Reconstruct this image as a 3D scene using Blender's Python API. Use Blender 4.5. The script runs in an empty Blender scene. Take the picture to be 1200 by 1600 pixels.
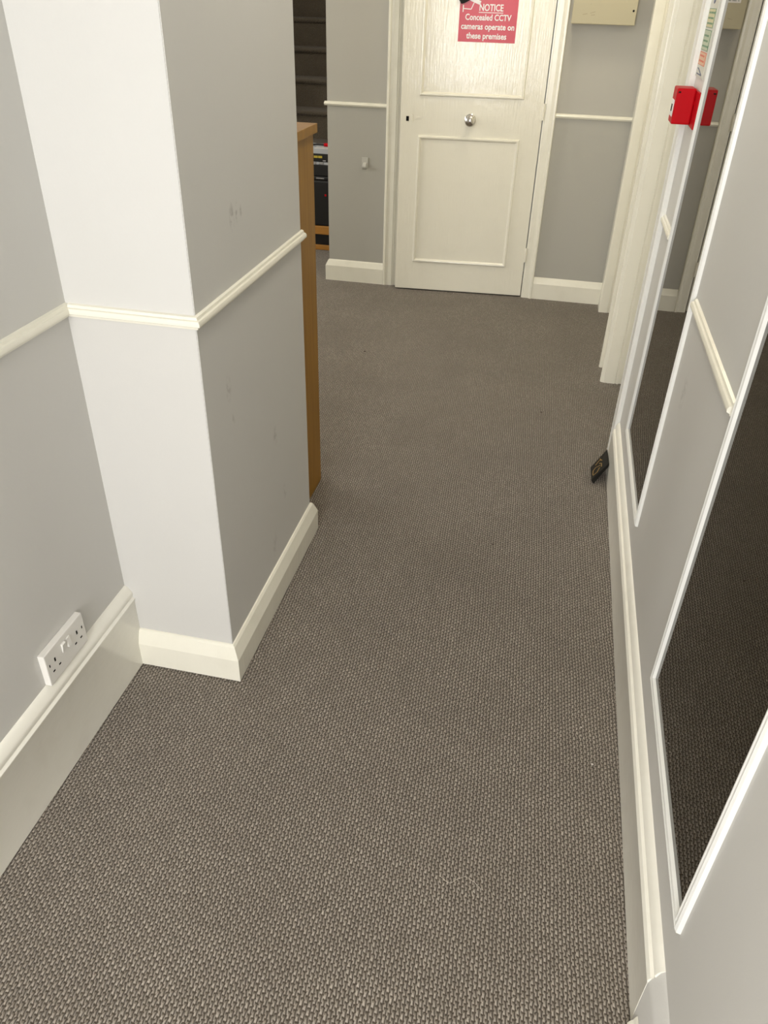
import bpy, bmesh, math, random
from mathutils import Vector, Matrix
random.seed(4)
scene = bpy.context.scene
C = scene.collection

# ------------------------------------------------------------------ camera
cam_data = bpy.data.cameras.new('camera')
cam_data.sensor_fit = 'VERTICAL'; cam_data.sensor_height = 36.0
cam_data.lens = 1203.065 / 1600 * 36.0
cam_data.clip_start = 0.02
cam = bpy.data.objects.new('camera', cam_data); C.objects.link(cam)
PITCH, ROLL, YAW = 0.59213133, 0.0307159, -0.19697944
cp, sp, cy, sy, cr, sr = math.cos(PITCH), math.sin(PITCH), math.cos(YAW), math.sin(YAW), math.cos(ROLL), math.sin(ROLL)
F = Vector((sy*cp, cy*cp, -sp)); Rt = Vector((cy, -sy, 0)); U = Rt.cross(F)
R2 = cr*Rt + sr*U; U2 = -sr*Rt + cr*U
m = Matrix.Identity(4)
for i in range(3):
    m[i][0] = R2[i]; m[i][1] = U2[i]; m[i][2] = -F[i]
m[0][3], m[1][3], m[2][3] = 0, 0, 1.5
cam.matrix_world = m
scene.camera = cam

# ------------------------------------------------------------------ view, world, light
vs = scene.view_settings
vs.view_transform = 'Standard'; vs.look = 'None'; vs.gamma = 1.0; vs.use_curve_mapping = False
vs.exposure = 0.07
world = bpy.data.worlds.new('world'); scene.world = world; world.use_nodes = True
world.node_tree.nodes['Background'].inputs[0].default_value = (0.75, 0.85, 1.0, 1)
world.node_tree.nodes['Background'].inputs[1].default_value = 1.0

def area(name, loc, target, sx, sy_, power, col):
    d = bpy.data.lights.new(name, 'AREA'); d.shape = 'RECTANGLE'; d.size = sx; d.size_y = sy_
    d.energy = power; d.color = col
    o = bpy.data.objects.new(name, d); C.objects.link(o); o.location = loc
    o.rotation_euler = (Vector(target) - Vector(loc)).to_track_quat('-Z', 'Y').to_euler()
    return o
DAY = (1.0, 0.985, 0.985)
area('front_door_daylight', (-0.38, -2.10, 1.42), (-0.05, 3.0, 1.25), 0.92, 1.85, 76, DAY)
area('hall_window_daylight', (-3.38, 3.7, 1.55), (-1.0, 3.9, 1.2), 1.1, 1.3, 38, (1.0, 0.96, 0.88))

# ------------------------------------------------------------------ materials
def lin(c):
    return tuple(((v/12.92) if v <= 0.04045 else ((v+0.055)/1.055)**2.4) for v in c)
def base(name, col, rough=0.5, metal=0.0, spec=0.5, coat=0.0):
    mt = bpy.data.materials.new(name); mt.use_nodes = True
    nt = mt.node_tree; b = nt.nodes['Principled BSDF']
    b.inputs['Base Color'].default_value = (*col, 1); b.inputs['Roughness'].default_value = rough
    b.inputs['Metallic'].default_value = metal; b.inputs['Specular IOR Level'].default_value = spec
    b.inputs['Coat Weight'].default_value = coat
    return mt, nt, b
def N(nt, t, **kw):
    n = nt.nodes.new(t)
    for k, v in kw.items():
        if k in n.inputs.keys(): n.inputs[k].default_value = v
        else: setattr(n, k, v)
    return n
def geo_pos(nt):
    return N(nt, 'ShaderNodeTexCoord').outputs['Object']
def mapping(nt, src, scale):
    mp = N(nt, 'ShaderNodeMapping'); mp.inputs['Scale'].default_value = scale
    nt.links.new(src, mp.inputs['Vector']); return mp.outputs['Vector']
def bump(nt, b, height, strength, dist):
    bp = N(nt, 'ShaderNodeBump'); bp.inputs['Strength'].default_value = strength; bp.inputs['Distance'].default_value = dist
    nt.links.new(height, bp.inputs['Height']); nt.links.new(bp.outputs['Normal'], b.inputs['Normal']); return bp
def mixc(nt, fac, a, bcol):
    mx = N(nt, 'ShaderNodeMix', data_type='RGBA')
    if hasattr(fac, 'links'): nt.links.new(fac, mx.inputs[0])
    else: mx.inputs[0].default_value = fac
    for sock, v in ((mx.inputs[6], a), (mx.inputs[7], bcol)):
        if hasattr(v, 'links'): nt.links.new(v, sock)
        else: sock.default_value = (*v, 1)
    return mx.outputs[2]
def ramp(nt, src, p0, p1, c0=(0,0,0), c1=(1,1,1)):
    r = N(nt, 'ShaderNodeValToRGB'); r.color_ramp.elements[0].position = p0; r.color_ramp.elements[1].position = p1
    r.color_ramp.elements[0].color = (*c0, 1); r.color_ramp.elements[1].color = (*c1, 1)
    nt.links.new(src, r.inputs[0]); return r.outputs[0]
def mth(nt, op, a, b_=None):
    n = N(nt, 'ShaderNodeMath', operation=op)
    for i, v in enumerate((a, b_)):
        if v is None: continue
        if hasattr(v, 'links'): nt.links.new(v, n.inputs[i])
        else: n.inputs[i].default_value = v
    return n.outputs[0]

UP = (0.635, 0.628, 0.597); LO = (0.62, 0.61, 0.577)
def wall_mat(name, split, marks=(), up=UP, lo=LO):
    """two-tone eggshell wall paint, parting at the dado rail, with scuffs"""
    mt, nt, b = base(name, up, 0.55, spec=0.35)
    p = geo_pos(nt)
    sep = N(nt, 'ShaderNodeSeparateXYZ'); nt.links.new(p, sep.inputs[0])
    fac = mth(nt, 'GREATER_THAN', sep.outputs['Z'], split)
    col = mixc(nt, fac, lo, up)
    n1 = N(nt, 'ShaderNodeTexNoise'); n1.inputs['Scale'].default_value = 2.2; n1.inputs['Detail'].default_value = 4
    nt.links.new(p, n1.inputs['Vector'])
    col = mixc(nt, mth(nt, 'MULTIPLY', ramp(nt, n1.outputs['Fac'], 0.45, 0.75), 0.05), col, (0.45, 0.43, 0.38))
    for (mx, my, mz, rr, amt) in marks:
        d = N(nt, 'ShaderNodeVectorMath', operation='DISTANCE'); nt.links.new(mapping(nt, p, (1, 1, 0.5)), d.inputs[0])
        d.inputs[1].default_value = (mx, my, mz*0.5)
        f = N(nt, 'ShaderNodeMapRange'); f.inputs['From Min'].default_value = rr; f.inputs['From Max'].default_value = rr*0.2
        f.inputs['To Min'].default_value = 0; f.inputs['To Max'].default_value = amt
        nt.links.new(d.outputs['Value'], f.inputs['Value'])
        n2 = N(nt, 'ShaderNodeTexNoise'); n2.inputs['Scale'].default_value = 60; nt.links.new(p, n2.inputs['Vector'])
        col = mixc(nt, mth(nt, 'MULTIPLY', f.outputs[0], ramp(nt, n2.outputs['Fac'], 0.42, 0.6)), col, (0.20, 0.185, 0.17))
    nt.links.new(col, b.inputs['Base Color'])
    n3 = N(nt, 'ShaderNodeTexNoise'); n3.inputs['Scale'].default_value = 180; n3.inputs['Detail'].default_value = 3
    nt.links.new(p, n3.inputs['Vector'])
    n4 = N(nt, 'ShaderNodeTexNoise'); n4.inputs['Scale'].default_value = 7; nt.links.new(p, n4.inputs['Vector'])
    h = mth(nt, 'ADD', mth(nt, 'MULTIPLY', n3.outputs['Fac'], 0.15), n4.outputs['Fac'])
    bump(nt, b, h, 0.35, 0.003)
    return mt
def gloss_mat(name, col, rough=0.22, stroke=(90, 90, 6), bs=0.25, dirt=0.1):
    mt, nt, b = base(name, col, rough, spec=0.5)
    p = geo_pos(nt)
    n1 = N(nt, 'ShaderNodeTexNoise'); n1.inputs['Scale'].default_value = 1.0; n1.inputs['Detail'].default_value = 5
    nt.links.new(mapping(nt, p, stroke), n1.inputs['Vector'])
    n2 = N(nt, 'ShaderNodeTexNoise'); n2.inputs['Scale'].default_value = 14; n2.inputs['Detail'].default_value = 5
    nt.links.new(p, n2.inputs['Vector'])
    bump(nt, b, mth(nt, 'ADD', n1.outputs['Fac'], n2.outputs['Fac']), bs, 0.002)
    c = mixc(nt, mth(nt, 'MULTIPLY', ramp(nt, n2.outputs['Fac'], 0.5, 0.75), dirt), col, (col[0]*0.62, col[1]*0.58, col[2]*0.5))
    nt.links.new(c, b.inputs['Base Color'])
    return mt
CREAM = (0.84, 0.815, 0.70)
M = {}
PILLAR_MARKS = [(-0.65, 1.556, 1.109, 0.016, 0.55), (-0.65, 1.585, 1.114, 0.012, 0.5), (-0.65, 1.607, 1.112, 0.008, 0.4),
    (-0.65, 1.459, 0.767, 0.018, 0.3), (-0.65, 1.732, 0.509, 0.018, 0.35), (-0.65, 1.471, 0.686, 0.01, 0.25), (-0.65, 1.783, 0.299, 0.016, 0.3), (-0.65, 1.679, 0.185, 0.022, 0.25)]
M['left'] = wall_mat('left_wall_paint', 0.96)
M['pillar'] = wall_mat('pillar_paint', 0.96, PILLAR_MARKS)
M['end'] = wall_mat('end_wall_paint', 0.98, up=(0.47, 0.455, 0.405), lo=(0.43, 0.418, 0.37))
M['right'] = wall_mat('right_wall_paint', 0.922, [(0.35, 1.75, 0.75, 0.03, 0.25)])
M['plain'] = wall_mat('hall_wall_paint', -5)
M['ceiling'] = base('ceiling_paint', (0.8, 0.79, 0.77), 0.8)[0]
M['cream'] = gloss_mat('cream_gloss_paint', CREAM)
M['door'] = gloss_mat('door_gloss_paint', (0.86, 0.83, 0.71), 0.11, (115, 115, 9), 0.48, 0.05)
M['white'] = gloss_mat('white_gloss_paint', (0.80, 0.80, 0.76), 0.28)
M['skirt'] = gloss_mat('skirting_gloss_paint', (0.87, 0.85, 0.76), 0.25, (25, 25, 60), 0.2, 0.12)
M['chrome'] = base('chrome', (0.62, 0.60, 0.57), 0.12, metal=1.0)[0]
M['black'] = base('black_plastic', (0.008, 0.008, 0.008), 0.35)[0]
M['matblack'] = base('matt_black_card', (0.012, 0.011, 0.009), 0.6, spec=0.2)[0]
M['hole'] = base('dark_hole', (0.01, 0.009, 0.008), 0.9, spec=0.1)[0]
M['plastic'] = base('white_plastic', (0.78, 0.76, 0.71), 0.35)[0]
M['red'] = base('red_plastic', (0.48, 0.001, 0.006), 0.45, spec=0.1)[0]
M['sign_red'] = base('sign_red', (0.56, 0.022, 0.045), 0.32)[0]
M['sign_white'] = base('sign_white', (0.86, 0.84, 0.83), 0.4)[0]
M['paper'] = base('paper', (0.78, 0.77, 0.74), 0.7)[0]
M['ink'] = base('dark_ink', (0.03, 0.03, 0.035), 0.7)[0]
M['gold'] = base('gold_print', (0.26, 0.15, 0.03), 0.4)[0]
M['silver'] = base('silver_edge', (0.6, 0.6, 0.62), 0.2, metal=0.9)[0]
M['greyplastic'] = base('grey_plastic', (0.45, 0.46, 0.47), 0.3)[0]
M['yellow'] = base('yellow_print', (0.55, 0.42, 0.04), 0.5)[0]
M['orangewood'] = base('orange_wood', (0.42, 0.19, 0.035), 0.35)[0]
M['thread'] = base('pale_thread', (0.72, 0.66, 0.56), 0.7)[0]
M['lint'] = base('pale_lint', (0.7, 0.66, 0.6), 0.8)[0]
M['darklint'] = base('dark_crumb', (0.06, 0.035, 0.025), 0.8)[0]

# beige painted steel of the electrical box
mt, nt, b = base('beige_steel', (0.45, 0.405, 0.265), 0.45)
p = geo_pos(nt); n1 = N(nt, 'ShaderNodeTexNoise'); n1.inputs['Scale'].default_value = 320; nt.links.new(p, n1.inputs['Vector'])
bump(nt, b, n1.outputs['Fac'], 0.15, 0.001)
M['beige'] = mt

# old tinted mirror glass: dark pane, reflection from its glossy face
mt, nt, b = base('dark_mirror_glass', (0.014, 0.010, 0.005), 0.0, spec=0.5)
b.inputs['IOR'].default_value = 1.52
b.inputs['Specular Tint'].default_value = (1.0, 0.92, 0.72, 1)
M['glass'] = mt
mt, nt, b = base('clear_glass', (1, 1, 1), 0.0); b.inputs['Transmission Weight'].default_value = 1.0
M['pane'] = mt
mt, nt, b = base('lamp_glass', (0.9, 0.88, 0.82), 0.4)
b.inputs['Emission Color'].default_value = (1.0, 0.86, 0.62, 1); b.inputs['Emission Strength'].default_value = 3.0
M['lamp'] = mt

# beech veneer
mt, nt, b = base('beech_veneer', (0.45, 0.28, 0.12), 0.5, spec=0.3)
p = geo_pos(nt); n1 = N(nt, 'ShaderNodeTexNoise'); n1.inputs['Scale'].default_value = 1; n1.inputs['Detail'].default_value = 6
nt.links.new(mapping(nt, p, (70, 70, 3)), n1.inputs['Vector'])
nt.links.new(ramp(nt, n1.outputs['Fac'], 0.3, 0.7, (0.27, 0.13, 0.014), (0.34, 0.17, 0.022)), b.inputs['Base Color'])
M['beech'] = mt

def carpet_mat(name, c_dark, c_light, c_tuft, sx=128.0, sy_=78.0, bs=1.0, flat=True):
    mt, nt, b = base(name, c_light, 0.92, spec=0.12)
    b.inputs['Sheen Weight'].default_value = 0.12; b.inputs['Sheen Roughness'].default_value = 0.5
    p = geo_pos(nt)
    w = N(nt, 'ShaderNodeTexNoise'); w.inputs['Scale'].default_value = 5; nt.links.new(p, w.inputs['Vector'])
    vm = N(nt, 'ShaderNodeVectorMath', operation='MULTIPLY_ADD'); vm.inputs[1].default_value = (0.010, 0.006, 0)
    nt.links.new(w.outputs['Color'], vm.inputs[0]); nt.links.new(p, vm.inputs[2])
    # loops stand in columns: every other column is offset by half a loop
    sep = N(nt, 'ShaderNodeSeparateXYZ'); nt.links.new(vm.outputs[0], sep.inputs[0])
    X = mth(nt, 'MULTIPLY', sep.outputs['X'], sx)
    if flat: X = mth(nt, 'ADD', X, mth(nt, 'MULTIPLY', sep.outputs['Y'], sx*0.04))
    yz = sep.outputs['Y'] if flat else mth(nt, 'ADD', sep.outputs['Y'], sep.outputs['Z'])
    Y = mth(nt, 'ADD', mth(nt, 'MULTIPLY', yz, sy_), mth(nt, 'MULTIPLY', mth(nt, 'FLOOR', X), 0.5))
    com = N(nt, 'ShaderNodeCombineXYZ'); nt.links.new(X, com.inputs[0]); nt.links.new(Y, com.inputs[1])
    vor = N(nt, 'ShaderNodeTexVoronoi'); vor.voronoi_dimensions = '2D'; vor.feature = 'F1'; edge = N(nt, 'ShaderNodeTexVoronoi'); edge.voronoi_dimensions = '2D'; edge.feature = 'DISTANCE_TO_EDGE'; edge.inputs['Scale'].default_value = 1; edge.inputs['Randomness'].default_value = 0.34; nt.links.new(com.outputs[0], edge.inputs['Vector'])
    vor.inputs['Scale'].default_value = 1; vor.inputs['Randomness'].default_value = 0.34
    nt.links.new(com.outputs[0], vor.inputs['Vector'])
    dome = mth(nt, 'MULTIPLY', ramp(nt, edge.outputs['Distance'], 0.03, 0.30), ramp(nt, vor.outputs['Distance'], 0.15, 0.75, (1, 1, 1), (0.25, 0.25, 0.25)))
    fib = N(nt, 'ShaderNodeTexNoise'); fib.inputs['Scale'].default_value = 900; fib.inputs['Detail'].default_value = 3
    nt.links.new(p, fib.inputs['Vector'])
    hsum = mth(nt, 'ADD', dome, mth(nt, 'MULTIPLY', fib.outputs['Fac'], 0.35))
    bump(nt, b, hsum, bs, 0.004)
    patch = N(nt, 'ShaderNodeTexNoise'); patch.inputs['Scale'].default_value = 3.5; patch.inputs['Detail'].default_value = 3
    nt.links.new(p, patch.inputs['Vector'])
    # yarn: shade between the loops put into the colour, flecked heather yarn on them
    yarn = mixc(nt, ramp(nt, vor.outputs['Color'], 0.2, 0.9), c_light, c_tuft)
    yarn = mixc(nt, mth(nt, 'MULTIPLY', ramp(nt, patch.outputs['Fac'], 0.4, 0.65), 0.35), yarn, tuple(v*0.86 for v in c_light))
    yarn = mixc(nt, ramp(nt, fib.outputs['Fac'], 0.68, 0.78), yarn, tuple(min(1, v*1.9) for v in c_tuft))
    col = mixc(nt, ramp(nt, dome, 0.04, 0.42), c_dark, yarn)
    nt.links.new(col, b.inputs['Base Color'])
    return mt
M['carpet'] = carpet_mat('loop_carpet', (0.085, 0.068, 0.050), (0.345, 0.303, 0.252), (0.46, 0.408, 0.345))
M['shadedcarpet'] = carpet_mat('shaded_loop_carpet', (0.075, 0.058, 0.038), (0.15, 0.122, 0.085), (0.17, 0.14, 0.10), 90, 90, flat=False)  # same carpet as the floor, darkened to carry the shade on the stairs

# ------------------------------------------------------------------ mesh helpers
def link(name, bm, mat, parent=None, smooth=False, loc=None, rotz=0.0):
    bmesh.ops.recalc_face_normals(bm, faces=bm.faces)
    me = bpy.data.meshes.new(name); bm.to_mesh(me); bm.free()
    mats = mat if isinstance(mat, (list, tuple)) else [mat]
    for k in mats: me.materials.append(M[k])
    if smooth:
        for f in me.polygons: f.use_smooth = True
        try: me.set_sharp_from_angle(angle=math.radians(40))
        except Exception: pass
    o = bpy.data.objects.new(name, me); C.objects.link(o)
    if parent: o.parent = parent
    if loc: o.location = loc
    o.rotation_euler.z = rotz
    return o
def box(bm, x0, x1, y0, y1, z0, z1, bev=0.0, mi=0):
    vs_ = [bm.verts.new((x, y, z)) for x in (x0, x1) for y in (y0, y1) for z in (z0, z1)]
    fs = [bm.faces.new([vs_[i] for i in q]) for q in ((0,1,3,2),(4,6,7,5),(0,4,5,1),(2,3,7,6),(0,2,6,4),(1,5,7,3))]
    for f in fs: f.material_index = mi
    if bev:
        es = list({e for f in fs for e in f.edges})
        bmesh.ops.bevel(bm, geom=es, offset=bev, segments=2, affect='EDGES', profile=0.6)
    return fs
def bx(*a, **k):
    bm = bmesh.new(); box(bm, *a, **k); return bm
def loft(bm, rings, closed=True, cap=True):
    """rings: lists of Vector, same length; joins neighbours"""
    R = [[bm.verts.new(v) for v in r] for r in rings]
    n = len(R[0])
    for a, b_ in zip(R[:-1], R[1:]):
        for i in range(n if closed else n-1):
            j = (i+1) % n
            bm.faces.new((a[i], a[j], b_[j], b_[i]))
    if cap and closed:
        bm.faces.new(R[0][::-1]); bm.faces.new(R[-1])
def run_h(bm, path, normals, prof):
    """skirting or rail: path of xy corners, one wall normal per leg, prof [(out, z)] closed, mitred"""
    rings = []
    for i, (px, py) in enumerate(path):
        if i == 0: d = Vector(normals[0])
        elif i == len(path)-1: d = Vector(normals[-1])
        else: d = Vector(normals[i-1]) + Vector(normals[i])
        rings.append([Vector((px + d[0]*o, py + d[1]*o, z)) for o, z in prof])
    loft(bm, rings)
def ring_frame(bm, corners, out, prof):
    """mitred bead round a rectangle. corners in order (3d), out = direction it stands proud, prof [(inwards, out)]"""
    n = len(corners); out = Vector(out); rings = []
    cen = sum((Vector(c) for c in corners), Vector()) / n
    for i in range(n):
        c = Vector(corners[i]); a = (Vector(corners[i-1]) - c).normalized(); b_ = (Vector(corners[(i+1) % n]) - c).normalized()
        rings.append([c + (a + b_)*s + out*o for s, o in prof])
    rings.append(rings[0])
    loft(bm, rings, cap=False)
    bmesh.ops.remove_doubles(bm, verts=bm.verts, dist=1e-6)
def lathe(bm, prof, axis_o, axis, seg=32):
    """prof [(r, h)] turned about an axis"""
    ax = Vector(axis).normalized(); t = ax.orthogonal().normalized(); s = ax.cross(t)
    rings = [[Vector(axis_o) + ax*h + (t*math.cos(2*math.pi*k/seg) + s*math.sin(2*math.pi*k/seg))*r for k in range(seg)] for r, h in prof]
    loft(bm, rings)
def tube(bm, pts, r, seg=6):
    rings = []
    for i, p_ in enumerate(pts):
        p_ = Vector(p_); t = (Vector(pts[min(i+1, len(pts)-1)]) - Vector(pts[max(i-1, 0)])).normalized()
        a = t.orthogonal().normalized() if abs(t.z) > 0.9 else t.cross(Vector((0, 0, 1))).normalized(); b_ = t.cross(a)
        rings.append([p_ + (a*math.cos(2*math.pi*k/seg) + b_*math.sin(2*math.pi*k/seg))*r for k in range(seg)])
    loft(bm, rings)
def struct(o): o['kind'] = 'structure'; return o
def thing(name, label, cat, loc=(0, 0, 0), rotz=0.0, group=None):
    o = bpy.data.objects.new(name, None); C.objects.link(o); o.location = loc; o.rotation_euler.z = rotz
    o['label'] = label; o['category'] = cat
    if group: o['group'] = group
    return o
def tag(o, label, cat, group=None):
    o['label'] = label; o['category'] = cat
    if group: o['group'] = group
    return o

# ------------------------------------------------------------------ setting
H = 2.6
struct(link('floor', bx(-3.5, 1.2, -2.3, 8.4, -0.05, 0.0), 'carpet'))
struct(link('ceiling', bx(-3.5, 1.2, -2.3, 8.4, H, H+0.1), 'ceiling'))
struct(link('wall_left', bx(-1.1, -0.925, -2.2, 2.45, 0, H), 'left'))
bm = bmesh.new(); box(bm, -0.925, -0.65, 1.335, 2.013, 0, H, bev=0.0)
es = [e for e in bm.edges if abs(e.verts[0].co.z - e.verts[1].co.z) > 1 and e.verts[0].co.x > -0.7]
bmesh.ops.bevel(bm, geom=es, offset=0.0015, segments=2, affect='EDGES')
struct(link('wall_pillar', bm, 'pillar'))
# end wall round the cupboard door
bm = bmesh.new()
box(bm, -1.33, -0.912, 4.68, 4.86, 0, H); box(bm, -0.912, -0.128, 4.68, 4.86, 2.04, H); box(bm, -0.128, 0.9, 4.68, 4.86, 0, H)
struct(link('wall_end', bm, 'end'))
struct(link('wall_cupboard', bx(-0.95, -0.1, 5.2, 5.25, 0, H), 'plain'))
# right wall with its two doorways
bm = bmesh.new()
box(bm, 0.35, 0.55, -2.2, 2.80, 0, H); box(bm, 0.35, 0.55, 2.80, 3.545, 2.04, H)
box(bm, 0.35, 0.55, 3.545, 3.70, 0, H); box(bm, 0.35, 0.55, 3.70, 4.54, 2.04, H); box(bm, 0.35, 0.55, 4.54, 4.68, 0, H)
struct(link('wall_right', bm, 'right'))
# hall beyond on the left, stair enclosure
struct(link('wall_hall_near', bx(-3.5, -1.1, 2.35, 2.45, 0, H), 'plain'))
bm = bmesh.new()
box(bm, -3.5, -3.42, 2.35, 3.05, 0, H); box(bm, -3.5, -3.42, 4.35, 8.4, 0, H)
box(bm, -3.5, -3.42, 3.05, 4.35, 0, 0.8); box(bm, -3.5, -3.42, 3.05, 4.35, 2.3, H)
struct(link('wall_hall_left', bm, 'plain'))
struct(link('wall_stair_left', bx(-2.5, -2.4, 5.5, 8.4, 0, H), 'plain'))
struct(link('wall_stair_right', bx(-1.33, -1.23, 4.86, 8.4, 0, H), 'plain'))
struct(link('wall_hall_end', bx(-3.5, -1.2, 8.3, 8.4, 0, H), 'plain'))
# entrance wall behind the camera with a glazed door
bm = bmesh.new()
box(bm, -1.1, -0.85, -2.3, -2.2, 0, H); box(bm, 0.28, 0.55, -2.3, -2.2, 0, H); box(bm, -0.85, 0.28, -2.3, -2.2, 2.42, H); box(bm, -0.85, 0.28, -2.3, -2.2, 0, 0.45)
struct(link('wall_front', bm, 'plain'))
def window(name, axis, a0, a1, z0, z1, pos):
    def B(bm, u0, u1, zz0, zz1, d=0.03):
        if axis == 'y': box(bm, u0, u1, pos-d, pos+d, zz0, zz1)
        else: box(bm, pos-d, pos+d, u0, u1, zz0, zz1)
    bm = bmesh.new(); w = 0.05
    B(bm, a0, a0+w, z0, z1); B(bm, a1-w, a1, z0, z1); B(bm, a0+w, a1-w, z0, z0+w); B(bm, a0+w, a1-w, z1-w, z1)
    mid = (a0+a1)/2; B(bm, mid-0.015, mid+0.015, z0+w, z1-w, 0.02)
    fr = struct(link(name, bm, 'white'))
    bm = bmesh.new(); B(bm, a0+w, mid-0.015, z0+w, z1-w, 0.003); B(bm, mid+0.015, a1-w, z0+w, z1-w, 0.003)
    link('pane', bm, 'pane', fr)
window('window_1', 'y', -0.85, 0.28, 0.45, 2.42, -2.25)
window('window_2', 'x', 3.05, 4.35, 0.8, 2.3, -3.46)

# skirtings
tall = [(0, 0), (0.0155, 0), (0.0155, 0.0035), (0.020, 0.0035), (0.020, 0.205), (0.0225, 0.210), (0.0225, 0.214), (0.017, 0.219), (0.017, 0.222), (0.019, 0.227), (0.017, 0.236), (0.010, 0.245), (0.004, 0.251), (0, 0.252)]
low = [(0, 0), (0.0155, 0), (0.0155, 0.0035), (0.020, 0.0035), (0.0205, 0.075), (0.018, 0.082), (0.0085, 0.108), (0.0035, 0.113), (0, 0.114)]
rprof = [(0, 0), (0.0155, 0), (0.0155, 0.0035), (0.020, 0.0035), (0.020, 0.142), (0.0215, 0.147), (0.0175, 0.156), (0.0115, 0.1585), (0.0115, 0.162), (0.0135, 0.167), (0.009, 0.179), (0.003, 0.186), (0, 0.187)]
endp = [(0, 0), (0.020, 0), (0.020, 0.09), (0.0175, 0.095), (0.006, 0.119), (0.002, 0.124), (0, 0.125)]
def run(name, path, normals, prof, mat, smooth=True):
    bm = bmesh.new(); run_h(bm, path, normals, prof); return struct(link(name, bm, mat, smooth=smooth))
run('baseboard_left', [(-0.925, -2.2), (-0.925, 1.3345)], [(1, 0)], tall, 'skirt')
run('baseboard_pillar', [(-0.905, 1.335), (-0.65, 1.335), (-0.65, 2.013), (-0.70, 2.013)], [(0, -1), (1, 0), (0, 1)], low, 'cream', smooth=False)
run('baseboard_end_left', [(-1.33, 4.75), (-1.33, 4.68), (-0.986, 4.68)], [(-1, 0), (0, -1)], endp, 'cream', smooth=False)
run('baseboard_end_right', [(-0.069, 4.68), (0.345, 4.68)], [(0, -1)], endp, 'cream', smooth=False)
run('baseboard_right', [(0.35, 0.715), (0.35, 2.725)], [(-1, 0)], rprof, 'skirt')
lowR = [(0, 0), (0.030, 0), (0.030, 0.026), (0.026, 0.036), (0.023, 0.040), (0.022, 0.047), (0.018, 0.057), (0, 0.060)]
bm = bmesh.new()   # plaster filled out flush with the sawn end of the skirting
rings = []
for yy, k in ((0.7148, 1.0), (0.64, 0.86), (0.52, 0.5), (0.40, 0.12)):
    rings.append([Vector((0.35 - o*k, yy, z)) for o, z in ((0, 0), (0.0192, 0), (0.0192, 0.140), (0.015, 0.156), (0.010, 0.164), (0.006, 0.178), (0, 0.186))])
loft(bm, rings)
struct(link('trim_13', bm, 'right', smooth=True))
run('baseboard_right_near', [(0.35, -2.2), (0.35, 0.700)], [(-1, 0)], lowR, 'cream')

# dado rails
def dado(z0, z1, d=0.014):
    h = z1 - z0
    return [(0, z0), (d*0.45, z0), (d*0.55, z0+h*0.18), (d*0.95, z0+h*0.28), (d, z0+h*0.5), (d*0.8, z0+h*0.68), (d*0.5, z0+h*0.72), (d*0.4, z0+h*0.92), (0, z1)]
dl = dado(0.950, 0.976)
run('trim_1', [(-0.925, -2.2), (-0.925, 1.335)], [(1, 0)], dl, 'cream')
run('trim_2', [(-0.918, 1.335), (-0.65, 1.335), (-0.65, 2.022)], [(0, -1), (1, 0)], dl, 'cream')
de = dado(0.975, 0.996)
run('trim_3', [(-1.345, 4.68), (-0.986, 4.68)], [(0, -1)], de, 'cream')
run('trim_4', [(-0.069, 4.68), (0.35, 4.68)], [(0, -1)], de, 'cream')
dr = dado(0.909, 0.935, 0.013)
run('trim_5', [(0.35, 1.30), (0.35, 1.868)], [(-1, 0)], dr, 'cream')
run('trim_6', [(0.35, 2.48), (0.35, 2.728)], [(-1, 0)], dr, 'cream')
run('trim_7', [(0.35, -2.2), (0.35, 0.70)], [(-1, 0)], dr, 'cream')

# architraves and linings
def vert(bm, poly, z0, z1):
    loft(bm, [[Vector((x, y, z)) for x, y in poly] for z in (z0, z1)])
ZT = 2.10
bm = bmesh.new()   # cupboard door: moulded architrave, both sides and head
L = [(-0.986, 4.68), (-0.986, 4.662), (-0.982, 4.655), (-0.972, 4.655), (-0.968, 4.661), (-0.955, 4.663), (-0.932, 4.663), (-0.928, 4.667), (-0.922, 4.667), (-0.922, 4.68)]
vert(bm, L, 0, ZT); vert(bm, [(-1.0525 - x, y) for x, y in L], 0, ZT)
box(bm, -0.98, -0.075, 4.662, 4.68, 2.03, ZT-0.002)
struct(link('trim_8', bm, 'cream'))
bm = bmesh.new()   # its lining
box(bm, -0.922, -0.903, 4.672, 4.86, 0, 2.04); box(bm, -0.1305, -0.112, 4.672, 4.86, 0, 2.04); box(bm, -0.903, -0.1305, 4.70, 4.86, 2.02, 2.04)
box(bm, -0.903, -0.89, 4.725, 4.76, 0, 2.02)
struct(link('trim_9', bm, 'cream'))
bm = bmesh.new()   # near architrave of the first doorway on the right
vert(bm, [(0.35, 2.728), (0.338, 2.728), (0.333, 2.733), (0.333, 2.745), (0.337, 2.752), (0.335, 2.80), (0.333, 2.806), (0.336, 2.812), (0.36, 2.812), (0.36, 2.728)], 0, ZT)
box(bm, 0.338, 0.3495, 2.812, 3.53, 2.04, 2.10)
struct(link('trim_10', bm, 'white'))
bm = bmesh.new()   # pier between the doorways, cased
vert(bm, [(0.352, 3.545), (0.325, 3.545), (0.321, 3.541), (0.3205, 3.530), (0.325, 3.524), (0.336, 3.521), (0.338, 3.518), (0.388, 3.518), (0.390, 3.5215), (0.393, 3.5215), (0.394, 3.517), (0.405, 3.517), (0.405, 3.525), (0.56, 3.525), (0.56, 3.545)], 0, 2.04)
vert(bm, [(0.3495, 3.545), (0.338, 3.545), (0.338, 3.70), (0.322, 3.700), (0.319, 3.706), (0.319, 3.716), (0.323, 3.72), (0.56, 3.72), (0.56, 3.7005), (0.3495, 3.7005)], 0, 2.04)
struct(link('trim_11', bm, 'cream', smooth=False))
bm = bmesh.new()   # far casing next to the end wall
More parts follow.
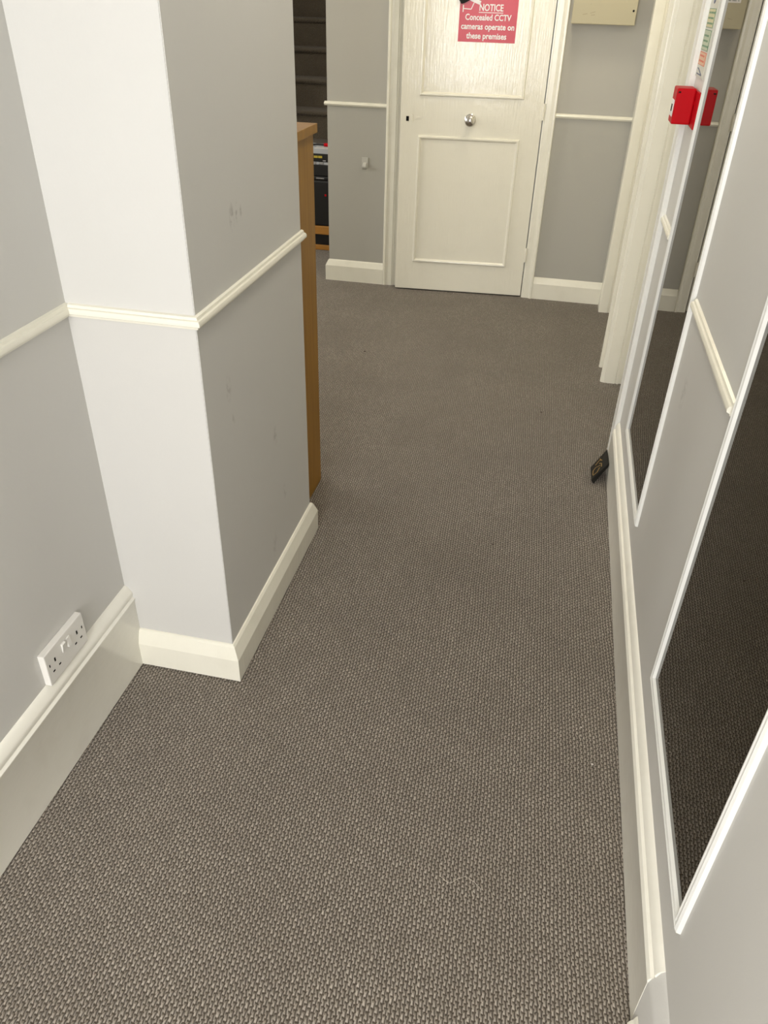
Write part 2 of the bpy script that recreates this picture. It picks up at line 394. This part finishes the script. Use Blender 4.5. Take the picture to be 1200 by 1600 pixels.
vert(bm, [(0.3495, 4.66), (0.330, 4.655), (0.327, 4.64), (0.327, 4.535), (0.331, 4.528), (0.375, 4.528), (0.378, 4.531), (0.56, 4.531), (0.56, 4.5395), (0.3495, 4.5395)], 0, 2.04)
struct(link('trim_12', bm, 'cream', smooth=False))
# plain doors shut inside the two doorways on the right
for nm, y0, y1 in (('door_2', 2.815, 3.52), ('door_3', 3.725, 4.528)):
    d = struct(link(nm, bx(0.47, 0.51, y0, y1, 0.006, 2.035, bev=0.003), 'door'))
    for z0, z1 in ((0.18, 0.85), (1.06, 1.9)):
        bm = bmesh.new()
        ring_frame(bm, [(0.47, y0+0.1, z0), (0.47, y1-0.1, z0), (0.47, y1-0.1, z1), (0.47, y0+0.1, z1)], (-1, 0, 0), [(0, 0), (0.004, 0.008), (0.012, 0.008), (0.018, 0)])
        link('panel_moulding', bm, 'door', d)

# ------------------------------------------------------------------ cupboard door at the end, a little ajar
hx, hy, ex, ey = -0.135, 4.667, -0.895, 4.607
ang = math.atan2(ey-hy, ex-hx)       # local +x runs from hinge to the free edge
W = math.hypot(ex-hx, ey-hy)
# local frame: x = distance from hinge, -y (after rotation) faces away from the corridor, so corridor side is +y
door = struct(link('door_1', bx(0, W, -0.04, 0.0, 0.008, 2.02, bev=0.002), 'door', loc=(hx, hy, 0), rotz=ang))
bead = [(0, 0), (0.002, 0.007), (0.007, 0.010), (0.013, 0.009), (0.016, 0.004), (0.020, 0.0)]
for z0, z1 in ((0.172, 0.860), (1.052, 1.90)):
    bm = bmesh.new()
    ring_frame(bm, [(0.107, 0, z0), (0.663, 0, z0), (0.663, 0, z1), (0.107, 0, z1)], (0, 1, 0), bead)
    link('panel_moulding', bm, 'door', door, smooth=False)
bm = bmesh.new()
lathe(bm, [(0.0, 0), (0.030, 0.0), (0.031, 0.004), (0.026, 0.008), (0.013, 0.012), (0.011, 0.022), (0.020, 0.030), (0.027, 0.038), (0.028, 0.046), (0.022, 0.055), (0.010, 0.060), (0.0, 0.061)], (0.382, 0, 0.945), (0, 1, 0))
bmesh.ops.remove_doubles(bm, verts=bm.verts, dist=1e-6)
kn = link('door_knob', bm, 'chrome', door, smooth=True); kn['label'] = 'round chrome knob'
bm = bmesh.new(); box(bm, 0.716, 0.731, -0.001, 0.0012, 0.927, 0.951, bev=0.0005)
kh = link('keyhole', bm, 'hole', door); kh['label'] = 'black latch hole near the free edge'
bm = bmesh.new(); box(bm, 0.695, 0.703, 0, 0.003, 0.925, 0.965, bev=0.001); box(bm, 0.655, 0.678, 0, 0.003, 0.94, 0.952, bev=0.001)
link('keyhole_plate', bm, 'door', door)
for z in (0.25, 1.0, 1.75):
    bm = bmesh.new(); lathe(bm, [(0, -0.04), (0.006, -0.04), (0.006, 0.04), (0, 0.04)], (-0.002, 0.004, z), (0, 0, 1), 12)
    link('hinge', bm, 'door', door, smooth=True)

def on_door(name, label, cat, u, z, off=0.0):
    ca, sa = math.cos(ang), math.sin(ang)
    t = thing(name, label, cat, (hx + ca*u - sa*off, hy + sa*u + ca*off, z), ang + math.pi)
    return t
# local frame of on_door things: +x to the right as seen, -y towards the corridor
def text_part(name, s, size, x, z, parent, mat, bold=0.0, y=-0.0025, align='CENTER', width=None):
    cu = bpy.data.curves.new(name, 'FONT'); cu.body = s; cu.size = size; cu.align_x = align; cu.offset = bold; cu.resolution_u = 3
    cu.extrude = 0.0003
    to = bpy.data.objects.new(name, cu); C.objects.link(to)
    bpy.context.view_layer.update()
    me = bpy.data.meshes.new_from_object(to.evaluated_get(bpy.context.evaluated_depsgraph_get()))
    bpy.data.objects.remove(to)
    k = 1.0
    if width:
        xs = [v.co.x for v in me.vertices]; k = width/(max(xs)-min(xs))
    for v in me.vertices:
        cx, cy_, cz = v.co; v.co = (cx*k, -cz, cy_)
    me.materials.clear(); me.materials.append(M[mat])
    o = bpy.data.objects.new(name, me); C.objects.link(o); o.parent = parent; o.location = (x, y, z)
    return o
# sign spans u 0.187..0.479, bottom z 1.306
sg = on_door('notice_sign', 'red CCTV notice sign with white lettering fixed on the cream door', 'sign', 0.333, 1.306, 0.0)
SH = 0.34
link('sign_plate', bx(-0.146, 0.146, -0.002, 0, 0, SH), 'sign_red', sg)
text_part('lettering', 'NOTICE', 0.041, 0.0125, 0.136, sg, 'sign_white', 0.0008, width=0.120)
link('lettering_underline', bx(-0.049, 0.074, -0.0028, -0.002, 0.127, 0.130), 'sign_white', sg)
text_part('lettering', 'Concealed CCTV', 0.037, 0.0, 0.0955, sg, 'sign_white', 0.0008, width=0.232)
text_part('lettering', 'cameras operate on', 0.037, 0.002, 0.056, sg, 'sign_white', 0.0009, width=0.270)
text_part('lettering', 'these premises', 0.037, -0.001, 0.0155, sg, 'sign_white', 0.0009, width=0.205)
bm = bmesh.new()
def quad_prism(bm, pts, y0, y1):
    loft(bm, [[Vector((x, y, z)) for x, z in pts] for y in (y0, y1)])
quad_prism(bm, [(-0.131, 0.128), (-0.126, 0.128), (-0.126, 0.158), (-0.131, 0.158)], -0.0028, -0.002)
quad_prism(bm, [(-0.127, 0.141), (-0.090, 0.139), (-0.090, 0.143), (-0.127, 0.145)], -0.0028, -0.002)
quad_prism(bm, [(-0.091, 0.139), (-0.087, 0.140), (-0.074, 0.168), (-0.078, 0.169)], -0.0028, -0.002)
quad_prism(bm, [(-0.100, 0.178), (-0.046, 0.160), (-0.040, 0.176), (-0.094, 0.196)], -0.0028, -0.002)
pg = link('camera_pictogram', bm, 'sign_white', sg); pg['label'] = 'white security camera pictogram on a wall arm'
tg = on_door('black_tag', 'small black tag hanging over the upper left corner of the red notice', 'tag', 0.462, 1.468, 0.0)
bm = bmesh.new(); quad_prism(bm, [(-0.024, 0.018), (-0.010, 0.0), (0.006, 0.004), (0.040, 0.022), (0.038, 0.075), (-0.020, 0.078)], -0.012, -0.003)
bmesh.ops.bevel(bm, geom=list(bm.edges), offset=0.0015, segments=2, affect='EDGES')
link('tag_body', bm, 'matblack', tg)
bm = bmesh.new(); tube(bm, [(0.01, -0.008, 0.07), (0.012, -0.009, 0.11), (0.008, -0.006, 0.15), (0.004, -0.001, 0.17)], 0.002)
link('cord', bm, 'black', tg)

# ------------------------------------------------------------------ electrical box on the end wall
eb = thing('electrical_box', 'beige metal electrical box mounted high on the end wall', 'electrical box', (0.098, 4.68, 1.402))
YB = -0.09
link('box_body', bx(-0.146, 0.150, YB+0.012, 0, 0.004, 0.5, bev=0.003), 'beige', eb)
link('box_door', bx(-0.150, 0.154, YB, YB+0.012, 0.0, 0.505, bev=0.003), 'beige', eb)
bm = bmesh.new(); lathe(bm, [(0, 0), (0.005, 0), (0.005, 0.0015), (0, 0.0015)], (0.139, YB, 0.060), (0, -1, 0), 12)
link('lock_hole', bm, 'hole', eb)
M['scuff'] = base('scuff_mark', (0.33, 0.28, 0.19), 0.7)[0]
lb = link('warning_label', bx(-0.120, -0.040, YB-0.001, YB, 0.105, 0.16), 'paper', eb); lb['label'] = 'white paper label on the box door'
bm = bmesh.new()
for i, (a, w) in enumerate(((-0.112, 0.006), (-0.100, 0.02), (-0.075, 0.012), (-0.058, 0.01))): box(bm, a, a+w, YB-0.0014, YB-0.001, 0.112, 0.1145)
link('label_print', bm, 'ink', lb)
bm = bmesh.new()
for a in (-0.028, -0.020, -0.006, 0.004): box(bm, a, a+0.004, YB-0.0006, YB, 0.112, 0.122)
link('handwriting', bm, 'ink', eb)
for a, z, w, t in ((-0.10, 0.038, 0.024, 0.3), (-0.065, 0.044, 0.028, 0.5), (-0.060, 0.036, 0.02, 0.2), (-0.07, 0.078, 0.012, 1.1)):
    bm = bmesh.new()
    quad_prism(bm, [(a, z), (a+w*math.cos(t), z+w*math.sin(t)*0.5), (a+w*math.cos(t), z+w*math.sin(t)*0.5+0.0025), (a+0.001, z+0.002)], YB-0.0004, YB)
    link('scuff_mark', bm, 'scuff', eb)

M['hookwhite'] = base('aged_white_plastic', (0.52, 0.51, 0.46), 0.4)[0]
# adhesive hook on the end wall, left of the door
hk = thing('adhesive_hook', 'small white adhesive hook on the wall left of the end door', 'hook', (-1.108, 4.68, 0.640))
link('hook_plate', bx(-0.019, 0.019, -0.006, 0, 0.022, 0.078, bev=0.002), 'hookwhite', hk)
bm = bmesh.new(); rings = []
for k in range(7):
    t = k/6; yy = -0.006 - 0.016*math.sin(t*math.pi*0.9); zz = 0.050 - 0.034*t
    rings.append([Vector((x, yy+dy, zz)) for x, dy in ((-0.010, 0.0), (0.010, 0.0), (0.010, -0.005), (-0.010, -0.005))])
loft(bm, rings); link('hook_arm', bm, 'hookwhite', hk)

# ------------------------------------------------------------------ mirrors
fprof = [(0, 0), (0.001, 0.007), (0.005, 0.010), (0.008, 0.0075), (0.010, 0.0075), (0.013, 0.010), (0.0165, 0.009), (0.019, 0.003), (0.019, 0)]
def mirror(y0, y1, z0, z1, label, w=1.0):
    t = thing('wall_mirror', label, 'mirror', (0.35, (y0+y1)/2, z0), 0, 'tall dark mirrors on the right wall')
    cs = [(0, y0-(y0+y1)/2, 0), (0, y1-(y0+y1)/2, 0), (0, y1-(y0+y1)/2, z1-z0), (0, y0-(y0+y1)/2, z1-z0)]
    hw = (y1-y0)/2
    link('mirror_glass', bx(-0.003, -0.0005, -hw+0.012, hw-0.012, 0.012, z1-z0-0.012), 'glass', t)
    bm = bmesh.new(); ring_frame(bm, cs, (-1, 0, 0), [(a*w, b_) for a, b_ in fprof])
    link('mirror_frame', bm, 'white', t)
mirror(1.885, 2.475, 0.278, 2.2, 'tall dark mirror panel in white bead frame nearest the red fire call point', 0.95)
mirror(0.722, 1.282, 0.289, 2.2, 'tall dark mirror panel in white bead frame closest to the viewer', 1.1)

# ------------------------------------------------------------------ fire call point on the right wall
fc = thing('fire_alarm_call_point', 'red fire alarm call point box on the right wall beside the mirror', 'fire alarm', (0.35, 2.60, 1.208))
link('call_point_body', bx(-0.058, -0.006, 0.0, 0.088, 0.0, 0.092, bev=0.004), 'red', fc)
link('back_plate', bx(-0.006, 0.0, -0.075, 0.098, -0.004, 0.088, bev=0.002), 'red', fc)
bm = bmesh.new(); box(bm, -0.0595, -0.0575, 0.014, 0.074, 0.018, 0.060, bev=0.0006)
link('break_glass', bm, 'paper', fc)
bm = bmesh.new(); box(bm, -0.0605, -0.0595, 0.034, 0.054, 0.030, 0.048)
link('press_mark', bm, 'hole', fc)
bm = bmesh.new(); box(bm, -0.054, -0.047, -0.0006, 0.0, 0.080, 0.084); link('test_key_slot', bm, 'hole', fc)

M['board'] = base('notice_board_film', (0.56, 0.56, 0.49), 0.4)[0]
# fire action notice, seen edge-on above it
na = thing('fire_action_notice', 'narrow coloured fire action notice above the red call point', 'notice', (0.35, 2.655, 1.325))
link('notice_board', bx(-0.003, 0, -0.085, 0.085, 0, 0.42, bev=0.0008), 'board', na)
M['nblue'] = base('notice_blue', (0.09, 0.12, 0.2), 0.5)[0]; M['nyellow'] = base('notice_yellow', (0.58, 0.54, 0.32), 0.5)[0]
M['ngreen'] = base('notice_green', (0.46, 0.52, 0.38), 0.5)[0]; M['norange'] = base('notice_orange', (0.66, 0.42, 0.27), 0.5)[0]
M['nred'] = base('notice_red', (0.6, 0.1, 0.05), 0.5)[0]; M['ndgreen'] = base('notice_dark_green', (0.06, 0.20, 0.10), 0.5)[0]
for z0, z1, mat, edge in ((0.030, 0.062, 'norange', 'nred'), (0.066, 0.115, 'ngreen', 'ndgreen'), (0.120, 0.165, 'nyellow', 'ndgreen')):
    link('colour_band', bx(-0.0038, -0.003, -0.066, 0.066, z0, z1), edge, na)
    link('colour_band', bx(-0.0042, -0.0038, -0.062, 0.062, z0+0.0015, z1-0.0015), mat, na)
    bm = bmesh.new(); z = z0+0.008
    while z < z1-0.006:
        y = 0.05
        while y > -0.045:
            w = random.uniform(0.008, 0.022); box(bm, -0.0046, -0.0042, y-w, y, z, z+0.0045); y -= w+0.007
        z += 0.0125
    link('notice_print', bm, edge, na)
bm = bmesh.new()
quad = [(0.05, 0.006), (-0.05, 0.006), (-0.05, 0.009), (0.03, 0.022), (0.05, 0.022), (0.05, 0.019), (0.035, 0.019), (-0.03, 0.009), (0.05, 0.009)]
loft(bm, [[Vector((x, y, z)) for y, z in quad] for x in (-0.0038, -0.003)])
link('notice_symbol', bm, 'nblue', na)
bm = bmesh.new(); lathe(bm, [(0, 0), (0.019, 0), (0.019, 0.0012), (0, 0.0012)], (-0.003, 0, 0.195), (-1, 0, 0), 24)
link('notice_symbol', bm, 'nblue', na)

# ------------------------------------------------------------------ double socket on the left wall
so = thing('double_socket', 'white double electrical socket above the left skirting board', 'socket', (-0.925, 1.061, 0.253))
link('faceplate', bx(0, 0.016, -0.0735, 0.0735, 0, 0.084, bev=0.0025), 'plastic', so)
for s in (-1, 1):
    c = 0.043*s
    hole = bmesh.new()
    box(hole, 0.0158, 0.0163, c-0.0022, c+0.0022, 0.046, 0.056)
    for q in (-1, 1): box(hole, 0.0158, 0.0163, c+q*0.011-0.0035, c+q*0.011+0.0035, 0.026, 0.030)
    box(hole, 0.0158, 0.0163, c+s*0.020-0.0015, c+s*0.020+0.0015, 0.046, 0.053)
    link('socket_holes', hole, 'hole', so)
    bm = bmesh.new(); y = 0.0095*s
    loft(bm, [[Vector((0.0155, yy, 0.044)), Vector((0.0155, yy, 0.068)), Vector((0.0175 if s > 0 else 0.021, yy, 0.067)), Vector((0.021 if s > 0 else 0.0175, yy, 0.045))] for yy in (y-0.006, y+0.006)])
    link('rocker_switch', bm, 'plastic', so)

# ------------------------------------------------------------------ beech cabinet behind the pillar
cb = thing('beech_cabinet', 'beech veneer cabinet standing directly behind the wall pillar', 'cabinet', (-0.82, 2.185, 0))
# local: x -0.105..0.11 , y -0.16..0.16
link('side_panel', bx(0.092, 0.110, -0.158, 0.160, 0.0, 1.164, bev=0.001), 'beech', cb)
link('side_panel', bx(-0.100, -0.082, -0.158, 0.160, 0.0, 1.164, bev=0.001), 'beech', cb)
link('back_panel', bx(-0.082, 0.092, -0.158, -0.146, 0.04, 1.164), 'beech', cb)
link('cabinet_door', bx(-0.081, 0.091, 0.143, 0.160, 0.04, 1.160, bev=0.001), 'beech', cb)
link('cabinet_top', bx(-0.105, 0.120, -0.160, 0.172, 1.164, 1.188, bev=0.001), 'beech', cb)
link('shelf', bx(-0.082, 0.092, -0.146, 0.143, 0.55, 0.568), 'beech', cb)

# ------------------------------------------------------------------ stairs in the hall beyond
bm = bmesh.new()
RISE, GO, Y0 = 0.19, 0.22, 5.54
prof = [(Y0, 0.0)]
for i in range(12):
    y = Y0 + i*GO; z = (i+1)*RISE
    prof += [(y+0.012, z-0.035)]
    prof += [(y-0.008 + 0.016*(1-math.sin(a)), z - 0.016 + 0.016*math.cos(a) - 0.0) for a in (math.pi*0.75, math.pi*0.5, math.pi*0.25, 0.0)]
    prof += [(y+GO+0.012, z)]
prof += [(Y0+12*GO+0.012, 0.0)]
loft(bm, [[Vector((x, y, z)) for y, z in prof] for x in (-2.399, -1.331)])
st = thing('staircase', 'carpeted staircase, shade put into its colour, rising in the hall beyond the pillar', 'stairs', (0, 0, 0))
link('stair_flight', bm, 'shadedcarpet', st)

# ------------------------------------------------------------------ things heaped at the foot of the stairs
X0, X1, YF = -1.74, -1.40, 5.29
cr_ = thing('wooden_crate', 'orange wooden slatted crate on the floor before the stairs', 'crate', (-1.57, 5.40, 0))
for z0, z1 in ((0.0, 0.034), (0.105, 0.162)):
    link('slat', bx(-0.17, 0.17, -0.11, -0.09, z0, z1, bev=0.006), 'orangewood', cr_)
    link('slat', bx(-0.17, 0.17, 0.09, 0.11, z0, z1, bev=0.006), 'orangewood', cr_)
for sx in (-0.17, 0.15): link('crate_end', bx(sx, sx+0.02, -0.089, 0.089, 0.0, 0.160), 'orangewood', cr_)
link('crate_base', bx(-0.149, 0.149, -0.089, 0.089, 0.005, 0.02), 'black', cr_)
link('crate_gap_shade', bx(-0.149, 0.149, -0.084, -0.079, 0.021, 0.155), 'black', cr_)  # black sheet standing in for the shade between the slats
bb = thing('black_crate', 'large black plastic box standing on the orange wooden crate', 'box', (-1.57, 5.40, 0.163))
link('box_shell', bx(-0.165, 0.165, -0.108, 0.105, 0, 0.292, bev=0.012), 'black', bb)
link('box_lid', bx(-0.168, 0.168, -0.112, 0.108, 0.293, 0.318, bev=0.008), 'black', bb)
bm = bmesh.new(); box(bm, -0.016, 0.040, -0.1155, -0.112, 0.303, 0.309, bev=0.001); box(bm, -0.09, -0.03, -0.1155, -0.112, 0.306, 0.312, bev=0.001)
link('glint_strip', bm, 'silver', bb)  # glint on the glossy lid edge, built as silver strips
bm = bmesh.new(); box(bm, 0.04, 0.052, -0.111, -0.108, 0.195, 0.207); link('red_button', bm, 'red', bb)
b2 = thing('black_case', 'black case with grey rim stacked on the large black box', 'case', (-1.57, 5.40, 0.482))
link('case_shell', bx(-0.16, 0.16, -0.106, 0.10, 0, 0.07, bev=0.006), 'black', b2)
link('case_rim', bx(-0.163, 0.163, -0.11, 0.102, 0.071, 0.086, bev=0.003), 'greyplastic', b2)
for x in (-0.03, 0.02): link('clasp', bx(x-0.015, x+0.015, -0.114, -0.110, 0.074, 0.088, bev=0.001), 'silver', b2)
b3 = thing('labelled_case', 'black case with yellow print near the top of the heap', 'case', (-1.57, 5.40, 0.569))
link('case_shell', bx(-0.16, 0.16, -0.106, 0.10, 0, 0.050, bev=0.004), 'black', b3)
bm = bmesh.new()
for x in (-0.10, -0.065, -0.03, 0.0): box(bm, x, x+0.026, -0.1085, -0.106, 0.024, 0.037)
link('yellow_print', bm, 'yellow', b3)
for x in (-0.055, 0.03): link('clasp', bx(x, x+0.022, -0.1085, -0.106, 0.006, 0.012), 'silver', b3)
b4 = thing('grey_tray', 'pale grey plastic tray lying on the labelled black case', 'tray', (-1.57, 5.40, 0.620))
bm = bmesh.new(); box(bm, -0.155, 0.155, -0.108, 0.10, 0, 0.006); box(bm, -0.155, 0.155, -0.108, -0.098, 0.006, 0.030, bev=0.002); box(bm, -0.155, 0.155, 0.09, 0.10, 0.006, 0.030, bev=0.002); box(bm, -0.155, -0.145, -0.098, 0.09, 0.006, 0.030); box(bm, 0.145, 0.155, -0.098, 0.09, 0.006, 0.030)
link('tray_shell', bm, 'greyplastic', b4)
link('tray_insert', bx(-0.04, 0.14, -0.09, 0.0, 0.007, 0.026, bev=0.004), 'plastic', b4)
b5 = thing('red_tool', 'red handled tool lying on top of the grey tray', 'tool', (-1.53, 5.37, 0.651))
bm = bmesh.new(); tube(bm, [(-0.02, 0, 0.011), (0.03, 0, 0.012), (0.09, 0.01, 0.011)], 0.011, 12); link('tool_handle', bm, 'red', b5, smooth=True)
bm = bmesh.new(); tube(bm, [(-0.11, -0.01, 0.008), (-0.07, 0, 0.012), (-0.021, 0, 0.011)], 0.007, 10); link('tool_head', bm, 'black', b5, smooth=True)

# ------------------------------------------------------------------ black box leaning on the right skirting
kb = thing('bait_box', 'small flat black box with gold marks leaning on the right skirting', 'box', (0.30, 2.62, 0))
def V3(a): return Vector(a) - Vector((0.30, 2.62, 0))
D_, A_, B_, C_ = V3((0.270, 2.553, 0.021)), V3((0.2675, 2.650, 0.022)), V3((0.328, 2.752, 0.056)), V3((0.3285, 2.612, 0.069))
nrm = (A_-D_).cross(C_-D_).normalized()
if nrm.z > 0: nrm = -nrm
th = 0.019
low_ = [q + nrm*th for q in (D_, A_, B_, C_)]
zmin = min(q.z for q in low_)
bm = bmesh.new()
vv = [bm.verts.new(q) for q in (D_, A_, B_, C_)] + [bm.verts.new(Vector((min(q.x, 0.0295), q.y, max(q.z, 0.0015)))) for q in low_]
for q in ((0,1,2,3),(4,7,6,5),(0,4,5,1),(1,5,6,2),(2,6,7,3),(3,7,4,0)): bm.faces.new([vv[i] for i in q])
bmesh.ops.bevel(bm, geom=list(bm.edges), offset=0.002, segments=2, affect='EDGES')
link('box_shell', bm, 'matblack', kb)
def onface(s, t, h=0.0006): return D_.lerp(C_, s).lerp(A_.lerp(B_, s), t) - nrm*h
bm = bmesh.new()
for pts in ([(0.12, 0.2), (0.35, 0.15), (0.5, 0.3)], [(0.12, 0.25), (0.15, 0.5), (0.3, 0.55), (0.55, 0.4)], [(0.6, 0.25), (0.62, 0.45), (0.5, 0.6)], [(0.3, 0.72), (0.5, 0.78), (0.6, 0.7)], [(0.66, 0.6), (0.55, 0.85)]):
    for a, b_ in zip(pts[:-1], pts[1:]):
        pa, pb = onface(*a), onface(*b_); d = (pb-pa).normalized().cross(nrm)*0.0018
        f = [pa-d, pb-d, pb+d, pa+d]; loft(bm, [f, [q - nrm*0.0004 for q in f]])
g = link('gold_mark', bm, 'gold', kb); g['label'] = 'gold printed strokes'

# ------------------------------------------------------------------ bits on the carpet
bm = bmesh.new()
pts = [(-0.004, 0), (0.010, -0.009), (0.019, -0.011), (0.032, 0.002), (0.045, 0.010), (0.055, 0.008), (0.068, 0.001), (0.078, -0.007), (0.082, -0.012)]
tube(bm, [(x, y, 0.0035) for x, y in pts], 0.00035, 5)
tag(link('loose_thread', bm, 'thread', loc=(-0.036, 0.905, 0)), 'fine pale wavy thread lying on the near carpet', 'thread')
def fleck(x, y, r, mat, label, cat='lint'):
    bm = bmesh.new(); rr = random.Random(int(x*1000+y*77))
    bmesh.ops.create_icosphere(bm, subdivisions=1, radius=r)
    for v in bm.verts: v.co = Vector((v.co.x*rr.uniform(0.5, 1.6), v.co.y*rr.uniform(0.5, 1.4), v.co.z*0.4 + r*0.4 + 0.001))
    tag(link('crumb' if cat == 'crumb' else 'lint_speck', bm, mat, loc=(x, y, 0)), label, cat)
fleck(0.242, 1.371, 0.0022, 'lint', 'pale lint speck on the carpet near the right skirting, the farther of two', 'lint')
fleck(0.268, 1.263, 0.003, 'lint', 'pale lint tuft on the carpet near the right skirting, the nearer of two', 'lint')
fleck(-0.047, 2.088, 0.003, 'darklint', 'small dark crumb in the middle of the carpet', 'crumb')
fleck(-0.837, 3.575, 0.005, 'darklint', 'small dark crumb on the far carpet beyond the cabinet', 'crumb')
fleck(0.063, 3.116, 0.004, 'darklint', 'small dark crumb on the far right carpet', 'crumb')

# ------------------------------------------------------------------ ceiling lights (above the frame)
def ceiling_light(x, y, label, power, col=(1.0, 0.895, 0.68)):
    t = thing('ceiling_light', label, 'ceiling light', (x, y, H), 0, 'ceiling lights along the corridor')
    bm = bmesh.new(); lathe(bm, [(0, -0.03), (0.13, -0.03), (0.14, 0.0), (0, 0.0)], (0, 0, 0), (0, 0, 1)); link('light_base', bm, 'white', t, smooth=True)
    bm = bmesh.new(); lathe(bm, [(0.0, -0.105), (0.05, -0.10), (0.09, -0.08), (0.118, -0.05), (0.125, -0.031), (0, -0.031)], (0, 0, 0), (0, 0, 1)); link('light_shade', bm, 'lamp', t, smooth=True)
    d = bpy.data.lights.new('ceiling_lamp', 'POINT'); d.energy = power; d.color = col; d.shadow_soft_size = 0.11
    o = bpy.data.objects.new('ceiling_lamp', d); C.objects.link(o); o.location = (x, y, H-0.23)
ceiling_light(-0.12, 4.05, 'round ceiling light near the end door', 13.5)
ceiling_light(-0.20, 1.85, 'unseen round ceiling light added as fill beside the wall pillar', 12, (1.0, 0.95, 0.84))  # added fill lamp, lifts the pillar side and right wall
ceiling_light(-0.25, -0.95, 'unseen round ceiling light added as fill at the entrance end of the corridor', 9, (1.0, 0.95, 0.86))  # added fill lamp for the near floor and skirtings
ceiling_light(-1.95, 5.35, 'unseen round ceiling light added to brighten the foot of the stairs', 14, (1.0, 0.95, 0.88))  # added lamp, brightens the treads and risers
